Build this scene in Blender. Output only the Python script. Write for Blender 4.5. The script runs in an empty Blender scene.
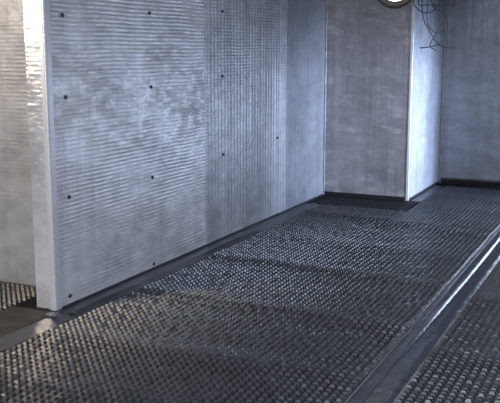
import bpy, bmesh, math, random
import numpy as np
from mathutils import Vector, Matrix
random.seed(4)
rng = np.random.default_rng(4)
S = bpy.context.scene
C = S.collection

# ------------------------------------------------------------------ helpers
def link(name, bm, mat, parent=None, smooth=False, loc=None):
    me = bpy.data.meshes.new(name)
    bmesh.ops.recalc_face_normals(bm, faces=bm.faces)
    bm.to_mesh(me); bm.free()
    if smooth:
        for p in me.polygons: p.use_smooth = True
    me.materials.append(mat)
    o = bpy.data.objects.new(name, me); C.objects.link(o)
    if loc: o.location = loc
    if parent: o.parent = parent
    return o
def tag(o, label=None, cat=None, group=None, kind=None):
    if label: o['label'] = label
    if cat: o['category'] = cat
    if group: o['group'] = group
    if kind: o['kind'] = kind
    return o
def empty(name, loc):
    o = bpy.data.objects.new(name, None); C.objects.link(o); o.location = loc
    o.empty_display_size = .1
    return o
def box(bm, x0, x1, y0, y1, z0, z1, bev=0.0):
    r = bmesh.ops.create_cube(bm, size=1.0)
    for v in r['verts']:
        v.co = Vector(((x0+x1)/2 + v.co.x*(x1-x0), (y0+y1)/2 + v.co.y*(y1-y0), (z0+z1)/2 + v.co.z*(z1-z0)))
    if bev:
        es = list({e for v in r['verts'] for e in v.link_edges})
        bmesh.ops.bevel(bm, geom=es, offset=bev, segments=3, profile=.5, affect='EDGES')
    return bm
def B(*a, **k): return box(bmesh.new(), *a, **k)
def lathe(prof, n=40):
    """profile [(r, z)] turned about Z"""
    bm = bmesh.new(); rings = []
    for r, z in prof:
        if r < 1e-6: rings.append([bm.verts.new((0, 0, z))])
        else: rings.append([bm.verts.new((r*math.cos(2*math.pi*i/n), r*math.sin(2*math.pi*i/n), z)) for i in range(n)])
    for a, b in zip(rings[:-1], rings[1:]):
        for i in range(n):
            j = (i+1) % n
            if len(a) == 1 and len(b) == 1: continue
            if len(a) == 1: bm.faces.new((a[0], b[i], b[j]))
            elif len(b) == 1: bm.faces.new((a[i], a[j], b[0]))
            else: bm.faces.new((a[i], a[j], b[j], b[i]))
    return bm
def tube(pts, r, n=8, sub=6, bm=None):
    bm = bm or bmesh.new()
    P = [Vector(p) for p in pts]
    out = []
    for i in range(len(P)-1):
        p0, p1, p2, p3 = P[max(i-1, 0)], P[i], P[i+1], P[min(i+2, len(P)-1)]
        for k in range(sub):
            t = k/sub
            out.append(.5*((2*p1) + (p2-p0)*t + (2*p0-5*p1+4*p2-p3)*t*t + (3*p1-p0-3*p2+p3)*t**3))
    out.append(P[-1])
    rings = []
    for i, p in enumerate(out):
        d = (out[min(i+1, len(out)-1)] - out[max(i-1, 0)]).normalized()
        a = d.cross(Vector((0.3, .2, 1)).normalized())
        if a.length < .05: a = d.cross(Vector((1, 0, 0)))
        a.normalize(); b = d.cross(a)
        rings.append([bm.verts.new(p + r*(a*math.cos(2*math.pi*k/n) + b*math.sin(2*math.pi*k/n))) for k in range(n)])
    for A, Bq in zip(rings[:-1], rings[1:]):
        for k in range(n): bm.faces.new((A[k], A[(k+1) % n], Bq[(k+1) % n], Bq[k]))
    bm.faces.new(rings[0]); bm.faces.new(rings[-1])
    return bm

# ------------------------------------------------------------------ materials
def nmat(name):
    m = bpy.data.materials.new(name); m.use_nodes = True
    nt = m.node_tree; b = nt.nodes['Principled BSDF']
    return m, nt, b
def plain(name, col, rough=.5, metal=0., noise=0., nscale=20, spec=.5, bump=0.):
    m, nt, b = nmat(name)
    b.inputs['Roughness'].default_value = rough; b.inputs['Metallic'].default_value = metal
    b.inputs['Specular IOR Level'].default_value = spec
    tc = nt.nodes.new('ShaderNodeTexCoord'); n = nt.nodes.new('ShaderNodeTexNoise')
    n.inputs['Scale'].default_value = nscale; n.inputs['Detail'].default_value = 6
    nt.links.new(tc.outputs['Object'], n.inputs['Vector'])
    r = nt.nodes.new('ShaderNodeMapRange'); r.inputs['From Min'].default_value = .3; r.inputs['From Max'].default_value = .7
    r.inputs['To Min'].default_value = 1-noise; r.inputs['To Max'].default_value = 1+noise
    nt.links.new(n.outputs['Fac'], r.inputs['Value'])
    mx = nt.nodes.new('ShaderNodeVectorMath'); mx.operation = 'SCALE'
    mx.inputs[0].default_value = col; nt.links.new(r.outputs['Result'], mx.inputs['Scale'])
    nt.links.new(mx.outputs['Vector'], b.inputs['Base Color'])
    if bump:
        bp = nt.nodes.new('ShaderNodeBump'); bp.inputs['Strength'].default_value = 1; bp.inputs['Distance'].default_value = bump
        nt.links.new(n.outputs['Fac'], bp.inputs['Height']); nt.links.new(bp.outputs['Normal'], b.inputs['Normal'])
    return m
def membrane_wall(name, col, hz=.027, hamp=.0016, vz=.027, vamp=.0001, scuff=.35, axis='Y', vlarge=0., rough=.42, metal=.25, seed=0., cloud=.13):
    """ribbed pale sheet: horizontal ribs down the height, finer vertical ribs along 'axis', milky scuffs"""
    m, nt, b = nmat(name)
    N = nt.nodes.new; L = nt.links.new
    tc = N('ShaderNodeTexCoord'); sp = N('ShaderNodeSeparateXYZ'); L(tc.outputs['Object'], sp.inputs[0])
    off = N('ShaderNodeVectorMath'); off.operation = 'ADD'; off.inputs[1].default_value = (seed, seed*1.7, seed*.6)
    L(tc.outputs['Object'], off.inputs[0])
    def math_(op, a, bb=None):
        q = N('ShaderNodeMath'); q.operation = op
        for i, v in enumerate((a, bb)):
            if v is None: continue
            if isinstance(v, (int, float)): q.inputs[i].default_value = v
            else: L(v, q.inputs[i])
        return q.outputs[0]
    def noise(sc, stretch=(1, 1, 1), det=4):
        mp = N('ShaderNodeMapping'); mp.inputs['Scale'].default_value = stretch; L(off.outputs[0], mp.inputs['Vector'])
        q = N('ShaderNodeTexNoise'); q.inputs['Scale'].default_value = sc; q.inputs['Detail'].default_value = det
        L(mp.outputs[0], q.inputs['Vector']); return q.outputs['Fac']
    def rng_(v, a, bb, c, d):
        q = N('ShaderNodeMapRange'); L(v, q.inputs['Value'])
        for nme, x in zip(('From Min', 'From Max', 'To Min', 'To Max'), (a, bb, c, d)): q.inputs[nme].default_value = x
        return q.outputs['Result']
    wob = noise(2.2, (1, 1, 1), 2)
    zz = math_('ADD', sp.outputs['Z'], math_('MULTIPLY', wob, .02))
    hs = math_('SINE', math_('MULTIPLY', zz, 2*math.pi/hz))
    along = sp.outputs[axis]
    vs = math_('SINE', math_('MULTIPLY', math_('ADD', along, math_('MULTIPLY', wob, .01)), 2*math.pi/vz))
    hmask = math_('MULTIPLY', rng_(noise(1.6, (1, 1, 2.5), 3), .40, .60, .25, 1), rng_(noise(9, (1, 1, 2.5), 3), .38, .62, .3, 1.3))
    hmask = math_('MULTIPLY', hmask, rng_(sp.outputs['Z'], .5, 1.3, .3, 1.1))
    h = math_('MULTIPLY', math_('MULTIPLY', hs, hamp), hmask)
    h = math_('ADD', h, math_('MULTIPLY', vs, vamp))
    # vertical creases of the hanging sheet
    cr = noise(9, (1, 1, .05), 3)
    h = math_('ADD', h, math_('MULTIPLY', cr, .006+vlarge))
    # soft dents
    dn = noise(3.0, (1, 1, 1.6), 3)
    h = math_('ADD', h, math_('MULTIPLY', dn, .012))
    bp = N('ShaderNodeBump'); bp.inputs['Strength'].default_value = 1; bp.inputs['Distance'].default_value = 1
    L(h, bp.inputs['Height']); L(bp.outputs['Normal'], b.inputs['Normal'])
    # colour: base, milky wisps, rib tops paler and troughs darker
    st = (1, 1, 2.4)
    w = rng_(noise(4.5, st, 6), .54, .74, 0, 1)
    w2 = rng_(noise(22, (1, 1, 3.), 4), .45, .7, .15, 1)
    wisp = math_('MULTIPLY', math_('MULTIPLY', w, w2), scuff)
    rib = math_('MULTIPLY', rng_(hs, -1, 1, -60*hamp, 60*hamp), hmask)
    crc = rng_(cr, .3, .7, -.10, .10)
    f = math_('ADD', math_('ADD', wisp, rib), crc)
    f = math_('ADD', f, rng_(noise(1.7, (1, 1, 1), 4), .35, .65, -cloud, cloud))
    f = math_('ADD', f, rng_(noise(6.5, (1, 1, 1.8), 5), .35, .65, -cloud*.8, cloud*.8))
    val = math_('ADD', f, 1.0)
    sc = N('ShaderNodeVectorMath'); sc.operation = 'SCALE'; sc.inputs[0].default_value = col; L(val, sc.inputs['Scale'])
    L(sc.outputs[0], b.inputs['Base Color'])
    b.inputs['Roughness'].default_value = rough; b.inputs['Metallic'].default_value = metal
    L(rng_(w2, 0, 1, rough-.06, rough+.1), b.inputs['Roughness'])
    return m

M = {}
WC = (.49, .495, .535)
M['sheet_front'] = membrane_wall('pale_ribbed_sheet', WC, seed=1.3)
M['sheet_mid'] = membrane_wall('pale_creased_sheet', (.38, .39, .43), hamp=.0006, vamp=.0009, vz=.06, vlarge=.006, scuff=.25, seed=5.1)  # light falloff along the partition painted in: darker base than the front sheet
M['sheet_far'] = membrane_wall('shaded_creased_sheet', (.20, .21, .24), hamp=.0003, vamp=.001, vz=.08, vlarge=.01, scuff=.2, seed=8.4)  # darkest step of the painted falloff towards the far end
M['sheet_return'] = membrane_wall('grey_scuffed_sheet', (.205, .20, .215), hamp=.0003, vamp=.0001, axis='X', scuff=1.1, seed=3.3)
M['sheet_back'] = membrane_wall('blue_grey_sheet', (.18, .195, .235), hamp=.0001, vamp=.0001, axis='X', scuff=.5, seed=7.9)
M['sheet_left'] = membrane_wall('warm_grey_sheet', (.35, .355, .37), hamp=.0005, axis='X', scuff=.25, seed=2.2, metal=.15, rough=.42)
M['sheet_side'] = membrane_wall('smooth_side_sheet', (.31, .33, .38), hamp=.0002, vamp=.0002, scuff=.1, seed=4.4, rough=.5)
M['end'] = membrane_wall('glossy_end_sheet', (.62, .64, .69), hamp=.0002, vamp=.0, axis='X', scuff=.1, seed=6.6, rough=.2, metal=.5)
M['trim'] = plain('pale_corner_trim', (.50, .515, .56), .35, .2, .05, 6)
M['black'] = plain('black_studded_plastic', (.022, .025, .032), .32, 0, .35, 7, .7)
M['black2'] = plain('black_flange_plastic', (.028, .030, .038), .34, 0, .4, 9, .5, .006)
M['dark'] = plain('dull_black_channel', (.012, .012, .013), .8, 0, .3, 8, .2)
M['base'] = plain('black_base_strip', (.02, .022, .028), .5, 0, .3, 12, .4)
M['tape'] = plain('glossy_black_tape', (.034, .038, .052), .24, 0, .35, 14, .5, .004)
M['dust'] = plain('dusty_brown_strip', (.075, .066, .058), .7, 0, .4, 10, .3, .004)
M['conc'] = plain('concrete', (.16, .155, .15), .85, 0, .2, 5)
M['ceil'] = plain('grey_ceiling', (.30, .30, .32), .8, 0, .1, 3)
M['plug'] = plain('black_plug', (.012, .012, .014), .45)
M['rim'] = plain('olive_brown_rim', (.09, .082, .06), .5, .2, .2, 30)
M['cable'] = plain('dark_grey_cable', (.07, .072, .085), .6)
M['foil'] = plain('pale_foil_scrap', (.62, .64, .70), .3, .4, .1, 60)
def emit(name, col, s):
    m, nt, b = nmat(name); b.inputs['Base Color'].default_value = (*col, 1)
    b.inputs['Emission Color'].default_value = (*col, 1); b.inputs['Emission Strength'].default_value = s
    return m
M['lens'] = emit('lit_lens', (1, .99, .96), 5)
M['warmlens'] = emit('warm_lens', (1, .75, .45), 8)

# ------------------------------------------------------------------ dimensions (metres, camera stands at x=0 y=0)
XP = -3.23          # face of the long partition
YE = 4.07           # its near end
TH = .145           # its thickness
YL = 4.50           # wall left of the partition
YS = 8.78           # short return
XC = -2.28         # side of the return
YB = 10.2          # back wall
ZC = 2.75
XR = 2.3; YF = -1.6; XL = -6.5

def struct(o): o['kind'] = 'structure'; return o
# floor, ceiling
struct(link('floor', B(XL, XR, YF, YB+.2, -.1, 0), M['conc']))
struct(link('ceiling', B(XL, XR, YF, YB+.2, ZC, ZC+.1), M['ceil']))

# long partition: sheets hung side by side with a lap at each joint
wl = struct(link('wall_left', B(XP-TH, XP-.012, YE+.008, YB, 0, ZC), M['conc']))
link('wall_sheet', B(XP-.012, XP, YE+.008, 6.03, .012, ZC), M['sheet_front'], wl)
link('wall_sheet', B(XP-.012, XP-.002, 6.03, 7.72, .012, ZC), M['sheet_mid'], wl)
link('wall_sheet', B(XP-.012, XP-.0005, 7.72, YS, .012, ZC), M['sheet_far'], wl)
link('end_sheet', B(XP-TH, XP-.006, YE, YE+.008, .02, ZC), M['end'], wl)
# rounded corner bead running up the near edge
bm = bmesh.new(); r = .014; pr = []
for i in range(9):
    a = math.pi/2*i/8
    pr.append((XP-r+(r+.002)*math.sin(a)+0.0, YE+r-(r+.002)*math.cos(a)))
pr = [(XP-.035, YE-.002)] + pr + [(XP+.002, YE+.055)]
inn = [(XP-.035, YE+.003), (XP-.008, YE+.007), (XP-.003, YE+.055)]
pl = pr + inn[::-1]
vb = [bm.verts.new((x, y, .012)) for x, y in pl]; vt = [bm.verts.new((x, y, ZC)) for x, y in pl]
n = len(pl)
for i in range(n): bm.faces.new((vb[i], vb[(i+1) % n], vt[(i+1) % n], vt[i]))
bm.faces.new(vb); bm.faces.new(vt)
struct(link('trim_1', bm, M['trim']))

struct(link('wall_left_2', B(XL, XP-TH, YL, YL+.12, 0, ZC), M['sheet_left']))
Q0, Q1, QZ0, QZ1 = -.5, 1.25, 1.84, 2.65  # added opening, placed so its warm light mirrors in the end sheet
bm = B(XL-.1, XL, YF, Q0, 0, ZC); box(bm, XL-.1, XL, Q1, YL+.12, 0, ZC); box(bm, XL-.1, XL, Q0, Q1, 0, QZ0); box(bm, XL-.1, XL, Q0, Q1, QZ1, ZC)
struct(link('wall_outer', bm, M['sheet_left']))
wr = struct(link('wall_return', B(XP, XC-.012, YS+.012, YB+.1, 0, ZC), M['conc']))
link('wall_sheet', B(XP, XC-.006, YS, YS+.012, .012, ZC), M['sheet_return'], wr)
link('side_sheet', B(XC-.012, XC, YS+.012, YB, .012, ZC), M['sheet_side'], wr)
struct(link('trim_2', B(XC-.022, XC+.006, YS-.006, YS+.03, .012, ZC, bev=.003), M['trim']))
V0, V1, VZ0, VZ1 = -1.1, 1.2, .2, 1.4  # added opening out of view, for the joint glint and floor sheen
def holed(y0, y1, x0, x1, za):
    bm = B(x0, V0, y0, y1, za, ZC); box(bm, V1, x1, y0, y1, za, ZC)
    box(bm, V0, V1, y0, y1, za, VZ0); box(bm, V0, V1, y0, y1, VZ1, ZC); return bm
wb = struct(link('wall_back', holed(YB+.012, YB+.13, XC, XR, 0), M['conc']))
link('wall_sheet', B(XC, XC+.95, YB, YB+.012, .012, ZC), M['sheet_back'], wb)
link('wall_sheet', holed(YB-.003, YB+.012, XC+.95, XR, .012), M['sheet_back'], wb)
bm = bmesh.new()
for x in (V0, (V0+V1)/2-.025, V1-.05): box(bm, x, x+.05, YB+.03, YB+.08, VZ0, VZ1)
for z in (VZ0, VZ1-.05): box(bm, V0, V1, YB+.03, YB+.08, z, z+.05)
struct(link('added_window_1', bm, M['trim']))  # frame of the added, unseen back opening
# inner corner bead between the return and the long wall, and the far corner
struct(link('trim_3', B(XP, XP+.018, YS-.018, YS, .012, ZC, bev=.004), M['sheet_return']))
struct(link('trim_4', B(XC, XC+.03, YB-.014, YB, .012, ZC, bev=.004), M['sheet_back']))

# right wall with an added doorway, and rear wall with an added window, both for the light
D0, D1, DT = 6.9, 8.0, 1.32  # low opening sized to cut off the light on the column side
bm = B(XR, XR+.15, YF, D0, 0, ZC); box(bm, XR, XR+.15, D1, YB+.2, 0, ZC); box(bm, XR, XR+.15, D0, D1, DT, ZC)
struct(link('wall_right', bm, M['sheet_back']))
W0, W1, WZ0, WZ1 = -2.8, 1.6, .9, 2.4
bm = B(XL, W0, YF-.15, YF, 0, ZC); box(bm, W1, XR, YF-.15, YF, 0, ZC); box(bm, W0, W1, YF-.15, YF, 0, WZ0); box(bm, W0, W1, YF-.15, YF, WZ1, ZC)
struct(link('wall_front', bm, M['sheet_back']))

# baseboards
struct(link('baseboard_left', B(XP+.001, XP+.012, YE+.06, YS-.02, 0, .022), M['base']))
struct(link('baseboard_end', B(XP-TH, XP-.06, YE-.012, YE-.001, 0, .022), M['base']))
struct(link('baseboard_return', B(XP+.02, XC-.03, YS-.014, YS-.001, 0, .05), M['dark']))
struct(link('baseboard_side', B(XC+.001, XC+.012, YS+.04, YB-.02, 0, .03), M['base']))
struct(link('baseboard_back', B(XC+.04, XR, YB-.020, YB-.004, 0, .055), M['dark']))
struct(link('baseboard_back_2', B(XC+.04, XR, YB-.016, YB-.004, .056, .075), M['dust']))

# ------------------------------------------------------------------ studded floor sheets
def lift(x, y, waves):
    z = np.zeros_like(x)
    for (yc, sl, amp, wid) in waves:
        d = y - (yc + sl*(x+2.2))
        z = z + amp*np.exp(-(d/wid)**2)
    return z
PX, PY, SH = .041, .046, .017
def studded(name, x0, x1, y0, y1, waves=(), z0=.004, laps=(), slope=-.06):
    nx = max(2, round((x1-x0)/PX)); ny = max(2, round((y1-y0)/PY))
    px = (x1-x0)/nx; py = (y1-y0)/ny
    K = 6
    gx, gy = np.meshgrid(np.arange(nx+1)*px + x0, np.arange(ny+1)*py + y0)
    G = np.stack([gx.ravel(), gy.ravel(), np.full(gx.size, z0)], 1)
    cx, cy = np.meshgrid((np.arange(nx)+.5)*px + x0, (np.arange(ny)+.5)*py + y0)
    cx = cx.ravel(); cy = cy.ravel(); nc = cx.size
    jit = 1 + .12*rng.standard_normal(nc)
    for yl in laps: jit = jit + .22*(np.abs(cy - yl - slope*(cx+2.2)) < .07)
    ang = np.array([45, 135, 225, 315])*math.pi/180
    def ring(rx, zz):
        return np.stack([cx[:, None] + rx*px*np.cos(ang)*1.0, cy[:, None] + rx*py*np.sin(ang)*1.0,
                         np.broadcast_to(zz[:, None], (nc, 4))], 2).reshape(-1, 3)
    R1 = ring(.56, np.full(nc, z0)); R2 = ring(.30, z0 + SH*jit)
    V = np.concatenate([G, R1, R2]); g = G.shape[0]
    V[:, 2] += lift(V[:, 0], V[:, 1], waves)
    i, j = np.meshgrid(np.arange(nx), np.arange(ny)); i = i.ravel(); j = j.ravel()
    q = np.stack([j*(nx+1)+i, j*(nx+1)+i+1, (j+1)*(nx+1)+i+1, (j+1)*(nx+1)+i], 1)   # sw se ne nw
    c = np.arange(nc)
    a = g + 4*c[:, None] + np.array([2, 3, 0, 1]); b = a + 4*nc                   # sw se ne nw
    F = []
    for k in range(4):
        k2 = (k+1) % 4
        F.append(np.stack([q[:, k], q[:, k2], a[:, k2], a[:, k]], 1))
        F.append(np.stack([a[:, k], a[:, k2], b[:, k2], b[:, k]], 1))
    F.append(b)
    F = np.concatenate(F)
    # skirt round the edge down to the slab, and a flat underside
    per = [(0, ii) for ii in range(nx)] + [(jj, nx) for jj in range(ny)] + [(ny, ii) for ii in range(nx, 0, -1)] + [(jj, 0) for jj in range(ny, 0, -1)]
    pid = np.array([jj*(nx+1)+ii for jj, ii in per]); nb = len(V)
    low = V[pid].copy(); low[:, 2] = .0005
    V = np.concatenate([V, low])
    m = len(pid); t = np.arange(m); t2 = (t+1) % m
    sk = np.stack([pid[t2], pid[t], nb+t, nb+t2], 1)
    F = np.concatenate([F, sk])
    me = bpy.data.meshes.new(name)
    me.from_pydata(V.tolist(), [], F.tolist() + [list(range(nb+m-1, nb-1, -1))])
    me.materials.append(M['black']); me.update()
    o = bpy.data.objects.new(name, me); C.objects.link(o)
    return o
XS0, XS1 = -3.03, -1.18
SW = [(4.66, -.02, .016, .05), (5.72, -.12, .014, .09), (7.62, -.22, .022, .10), (3.7, .05, .012, .12), (6.7, -.1, .008, .15), (8.6, -.1, .008, .12), (9.3, -.2, .012, .12)]
G_ = 'black studded floor sheets'
tag(studded('floor_membrane', XS0, XS1, 1.9, 4.60, [(3.75, .05, .010, .12), (3.1, .05, .008, .12), (4.60, 0, .006, .06)]),
    'black studded floor sheet in the foreground, nearest the viewer, before the wall corner', 'floor sheet', G_)
tag(studded('floor_membrane', XS0, XS1, 4.615, 8.18, [(4.68, -.01, .008, .07), (5.72, -.12, .005, .12), (6.6, -.1, .006, .15), (7.62, -.22, .012, .14)], laps=(4.75, 5.72, 7.68)),
    'long black studded floor sheet in the middle of the floor beside the pale partition', 'floor sheet', G_)
tag(studded('floor_membrane', XC+.16, XS1, 8.19, YB-.28, [(8.6, -.1, .010, .12), (9.3, -.2, .014, .12)]),
    'bluish black studded floor sheet at the far end, beside the bright column side', 'floor sheet', G_)
tag(studded('floor_membrane', -.97, 1.2, 1.9, YB-.28, [(4.2, .1, .010, .15), (5.6, -.1, .01, .15), (7.4, -.1, .014, .12)]),
    'black studded floor sheet right of the shiny taped joint', 'floor sheet', G_)
tag(studded('floor_membrane', -5.2, XP-TH-.17, 2.2, YL-.06, [(3.6, 0, .008, .12)]),
    'dark studded floor sheet at far left, before the warm wall behind the partition end', 'floor sheet', G_)

# smooth strips: grid surface with wrinkles, a closed body
def strip(name, x0, x1, y0, y1, mat, hfun, z0=.005, nx=10, ny=120):
    bm = bmesh.new(); top = []; bot = []
    for j in range(ny+1):
        y = y0 + (y1-y0)*j/ny; ra = []; rb = []
        for i in range(nx+1):
            x = x0 + (x1-x0)*i/nx
            ra.append(bm.verts.new((x, y, z0 + hfun((i/nx), y, x)))); rb.append(bm.verts.new((x, y, .0005)))
        top.append(ra); bot.append(rb)
    for j in range(ny):
        for i in range(nx):
            bm.faces.new((top[j][i], top[j][i+1], top[j+1][i+1], top[j+1][i]))
            bm.faces.new((bot[j][i], bot[j+1][i], bot[j+1][i+1], bot[j][i+1]))
        bm.faces.new((top[j][0], top[j+1][0], bot[j+1][0], bot[j][0]))
        bm.faces.new((top[j][nx], bot[j][nx], bot[j+1][nx], top[j+1][nx]))
    for i in range(nx):
        bm.faces.new((top[0][i], bot[0][i], bot[0][i+1], top[0][i+1]))
        bm.faces.new((top[ny][i], top[ny][i+1], bot[ny][i+1], bot[ny][i]))
    return link(name, bm, mat, smooth=True)
from mathutils import noise as mn
def wr_(u, y, x): return .004*mn.noise(Vector((x*9, y*2.2, 0))) + .003*mn.noise(Vector((x*25, y*7, 3))) + .006
# flange along the partition: leans up against the wall, flat towards the studs
tag(strip('edge_strip', XP+.016, XS0-.008, YE+.01, 8.18, M['black2'], lambda u, y, x: wr_(u, y, x) + .016*math.exp(-((u-.62)/.16)**2)*(.55+.45*math.sin(y*3.1+1)), nx=16, ny=200),
    'smooth wrinkled black edge strip running along the foot of the long pale partition', 'floor strip')
tag(strip('edge_strip', XP+.02, XS0-.008, 1.9, YE-.02, M['tape'], wr_, nx=10, ny=80),
    'smooth dark strip at lower left, running from the partition corner towards the viewer', 'floor strip')
tag(strip('edge_strip', XP-TH-.165, XP+.012, 1.9, YE-.02, M['dust'], wr_, nx=10, ny=80),
    'dusty brownish smooth strip in front of the partition end, at far left', 'floor strip')
tag(strip('edge_strip', XP-TH-.165, XP-TH-.005, YE-.015, YL-.06, M['dark'], wr_, nx=6, ny=20),
    'short dark strip tucked beside the end of the partition, before the warm wall', 'floor strip')
# taped joint between the two long sheets: a raised fold with flat wings
def fold(u, y, x):
    e = min(1, u/.12, (1-u)/.12); k = min(1, max(.25, (y-3.9)/.8))
    c = .38 + .03*math.sin(y*1.3)
    return .001 + .006*e + k*.0125*math.exp(-((u-c)/.042)**2)*(.88+.12*math.sin(y*5)+.15*mn.noise(Vector((0, y*6, 4)))) + .0015*e*mn.noise(Vector((x*20, y*5, 1)))
tag(strip('joint_tape', XS1+.008, -.98, 1.9, YB-.28, M['tape'], fold, z0=.001, nx=60, ny=220),
    'shiny dark tape over the long floor joint, with a bright glint along its fold', 'tape')
# dull channel before the short return wall and along the back
tag(strip('floor_channel', XP+.02, XC+.14, 8.20, YS-.02, M['dark'], lambda u, y, x: .003, nx=8, ny=10),
    'dull black gap strip on the floor in front of the short grey return wall', 'floor strip')
tag(strip('floor_channel', XC+.03, 1.2, YB-.27, YB-.03, M['dark'], lambda u, y, x: .003, nx=8, ny=4),
    'dull black gap strip on the floor along the foot of the far back wall', 'floor strip')
tag(strip('edge_strip', XC+.02, XC+.15, YS-.0, YB-.28, M['black2'], wr_, nx=8, ny=30),
    'smooth bluish black strip along the foot of the bright column side', 'floor strip')

# ------------------------------------------------------------------ fixing plugs
def make_plug():
    t = empty('wall_plug', (0, 0, 0)); t.rotation_euler = (0, math.pi/2, 0)
    link('plug_head', lathe([(0, .012), (.006, .012), (.012, .009), (.0145, .004), (.0145, 0), (0, 0)], 20), M['plug'], t, True)
    bm = B(-.007, .007, -.0015, .0015, .0115, .0135); box(bm, -.0015, .0015, -.007, .007, .0115, .0135)
    link('cross_slot', bm, M['cable'], t)
    return t
proto = make_plug()
heights = ['a hand above the floor', 'at about knee height', 'at chest height', 'near the picture top']
cols = [(4.205, (.07, .695, 1.31, 1.795), 'first column from the corner'),
        (5.21, (.045, .686, 1.332, 1.843), 'second column from the corner'),
        (6.34, (.725, 1.375, 1.898), 'third column from the corner'),
        (7.486, (.759,), 'farthest column from the corner')]
first = True
for y, zs, w in cols:
    for z in zs:
        h = heights[min(range(4), key=lambda k: abs((.06, .7, 1.33, 1.85)[k]-z))]
        if first: o = proto; first = False
        else:
            o = proto.copy(); C.objects.link(o)
            for ch in proto.children:
                c = ch.copy(); C.objects.link(c); c.parent = o
        o.location = (XP - (.002 if y > 6.03 else 0), y + (.04 if y < 5 and z > .3 else .01) + .5*random.uniform(-.01, .01), z)
        s = .9 if y < 5 else .85
        o.scale = (s, s, s)
        tag(o, 'small black plug, %s, %s' % (w, h), 'plug', 'black plugs in the pale partition')

# ------------------------------------------------------------------ torn tape scrap at the foot of the corner
bm = bmesh.new(); N_ = 9; vv = []
for j in range(N_):
    row = []
    for i in range(N_):
        x = (i/(N_-1)-.5)*.07; y = (j/(N_-1)-.5)*.055
        z = .012 + .014*(mn.noise(Vector((i*.55, j*.6, 2)))+.5) + (.018 if i > 5 else 0)*(i-5)/3
        row.append(bm.verts.new((x + .006*mn.noise(Vector((i, j, 5))), y + .008*mn.noise(Vector((j, i, 8))), z)))
    vv.append(row)
for j in range(N_-1):
    for i in range(N_-1): bm.faces.new((vv[j][i], vv[j][i+1], vv[j+1][i+1], vv[j+1][i]))
bmesh.ops.solidify(bm, geom=bm.faces, thickness=.002)
tag(link('tape_scrap', bm, M['foil'], loc=(XP+.045, YE-.09, .004)), 'crumpled pale scrap of tape on the floor at the foot of the partition corner', 'scrap')

# ------------------------------------------------------------------ camera
cam = bpy.data.cameras.new('camera'); co = bpy.data.objects.new('camera', cam); C.objects.link(co)
cam.sensor_width = 36; cam.lens = 855/500*36
co.location = (0, 0, 1.6)
P_ = math.atan2(153, 855)
co.rotation_euler = (math.pi/2 - P_, 0, math.radians(25.16))
S.camera = co
cam.dof.use_dof = True; cam.dof.focus_distance = 40; cam.dof.aperture_fstop = 12
cam.clip_end = 100

# ------------------------------------------------------------------ round lamp hanging before the return wall
def at(px, py, Y):
    p, w = P_, math.radians(25.16)
    F = Vector((-math.sin(w)*math.cos(p), math.cos(w)*math.cos(p), -math.sin(p)))
    R = Vector((math.cos(w), math.sin(w), 0)); U = R.cross(F)
    d = R*(px-250) + U*(201.5-py) + F*855
    return Vector((0, 0, 1.6)) + d*(Y/d.y)
LY = 7.6
lp = at(395.5, -13.5, LY)
k = LY/ (855*math.cos(math.radians(25.16))) * 1.0
dist = (lp - Vector((0, 0, 1.6))).length
R_ = 21.5*dist/880
t = empty('round_lamp', lp); tag(t, 'round lit lamp with a dark olive rim hanging above the short return wall', 'lamp')
face = (Vector((0, 0, 1.6)) - lp); face = Vector((face.x, face.y, face.z)).normalized()
q = Vector((0, 0, 1)).rotation_difference(face); t.rotation_mode = 'QUATERNION'; t.rotation_quaternion = q
link('lamp_rim', lathe([(R_*.66, .012), (R_*.70, .022), (R_*.85, .026), (R_*.97, .016), (R_, 0), (R_*.96, -.014), (R_*.66, -.012), (R_*.66, .012)], 48), M['rim'], t, True)
link('lens', lathe([(0, .022), (R_*.4, .019), (R_*.6, .010), (R_*.655, 0), (R_*.6, -.004), (0, -.004)], 48), M['lens'], t, True)
link('housing', lathe([(0, -.07), (R_*.45, -.068), (R_*.7, -.045), (R_*.9, -.015), (R_*.6, -.013), (0, -.013)], 40), M['rim'], t, True)
inv = q.inverted()
up = inv @ Vector((0, 0, ZC - lp.z)); bk = Vector((0, 0, -.065))
link('cord', tube([bk, bk + (up-bk)*.15 + Vector((0, 0, -.04)), bk + (up-bk)*.6, up], .004, 8), M['cable'], t, True)

# tangle of thin cables hanging in the far corner
LC = 8.55
def cab(pts, r=.007, Y=LC, dy=0):
    out = [at(x, y, Y + (dy*i)) for i, (x, y) in enumerate(pts)]
    return out
runs = [[(424, -70), (423, -30), (422, 6), (424, 20), (429, 30), (434, 39), (436, 45), (428, 47), (420, 48)],
        [(446, -70), (444, -30), (442, 0), (438, 14), (440, 26), (437, 40), (441, 46), (450, 48), (455, 47)],
        [(434, -70), (430, -20), (418, 3), (432, 5), (452, 6), (455, 2), (446, -4)],
        [(450, -70), (452, -10), (447, 12), (448, 28), (443, 40), (437, 46)],
        [(414, -70), (413, -5), (417, 8), (426, 13), (436, 8), (441, -6), (440, -70)],
        [(459, -70), (458, -12), (452, 8), (446, 20), (436, 34), (430, 46), (436, 50)],
        [(428, -70), (431, 0), (443, 12), (447, 20), (440, 33), (432, 30), (427, 18), (430, -20), (432, -70)]]
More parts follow.
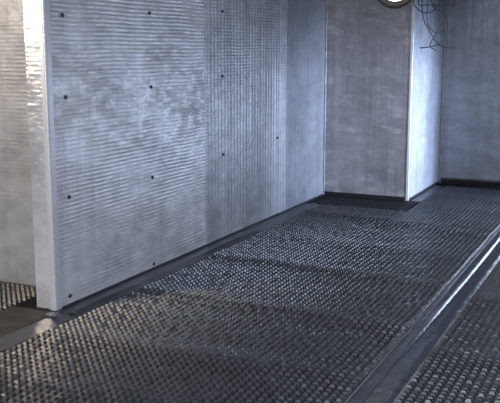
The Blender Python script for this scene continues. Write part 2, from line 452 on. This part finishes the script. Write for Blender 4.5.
t = tag(empty('cable_tangle', (XC+.3, LC, ZC)), 'tangle of thin dark grey cables hanging in the upper far corner by the column', 'cables')
for k_, rn in enumerate(runs):
    pts = [p - Vector((XC+.3, LC, ZC)) for p in cab(rn, Y=LC+.03*k_)]
    pts = [Vector((p.x, p.y, min(p.z, 0))) for p in pts]
    link('cable', tube(pts, .006, 6, 5), M['cable'], t, True)

# ------------------------------------------------------------------ light
def area(name, loc, tgt, sx, sy, W, col, spread=180):
    l = bpy.data.lights.new(name, 'AREA'); l.shape = 'RECTANGLE'; l.size = sx; l.size_y = sy
    l.energy = W; l.color = col; l.spread = math.radians(spread)
    o = bpy.data.objects.new(name, l); C.objects.link(o); o.location = loc
    o.rotation_euler = (Vector(tgt)-Vector(loc)).to_track_quat('-Z', 'Y').to_euler()
    return o
area('added_column_light', (XR+2.0, 7.2, 1.1), (XC, 9.3, .7), .4, .45, 85, (.62, .74, 1.0), 36)  # added source outside the doorway, brightens the column side
area('added_rear_light', ((W0+W1)/2, YF-.1, 1.7), (-1.5, 6, 1.0), 4.2, 1.4, 190, (.90, .93, 1.0), 150)  # added general light in the unseen rear opening
area('added_glint_light', ((V0+V1)/2, YB+.1, (VZ0+VZ1)/2), (-1.1, 7.4, -.8), V1-V0, VZ1-VZ0, 62, (.60, .74, 1.0), 150)  # added cool source for the joint glint and floor sheen
area('added_ceiling_fill', (.0, 3.6, ZC-.03), (.0, 3.6, 0), 1.2, 1.2, 60, (.92, .94, 1.0), 170)  # added overhead fill, no such panel in view
area('added_warm_light', (XL-.03, (Q0+Q1)/2, (QZ0+QZ1)/2), (-3.4, 4.1, 1.9), Q1-Q0, QZ1-QZ0, 66, (1, .82, .62), 120)  # added warm source for the highlight on the partition end

w = bpy.data.worlds.new('world'); S.world = w; w.use_nodes = True
bg = w.node_tree.nodes['Background']
bg.inputs['Color'].default_value = (.6, .72, 1, 1); bg.inputs['Strength'].default_value = .6

S.view_settings.view_transform = 'Standard'; S.view_settings.look = 'None'
S.view_settings.exposure = 0.0; S.view_settings.gamma = 1; S.view_settings.use_curve_mapping = False
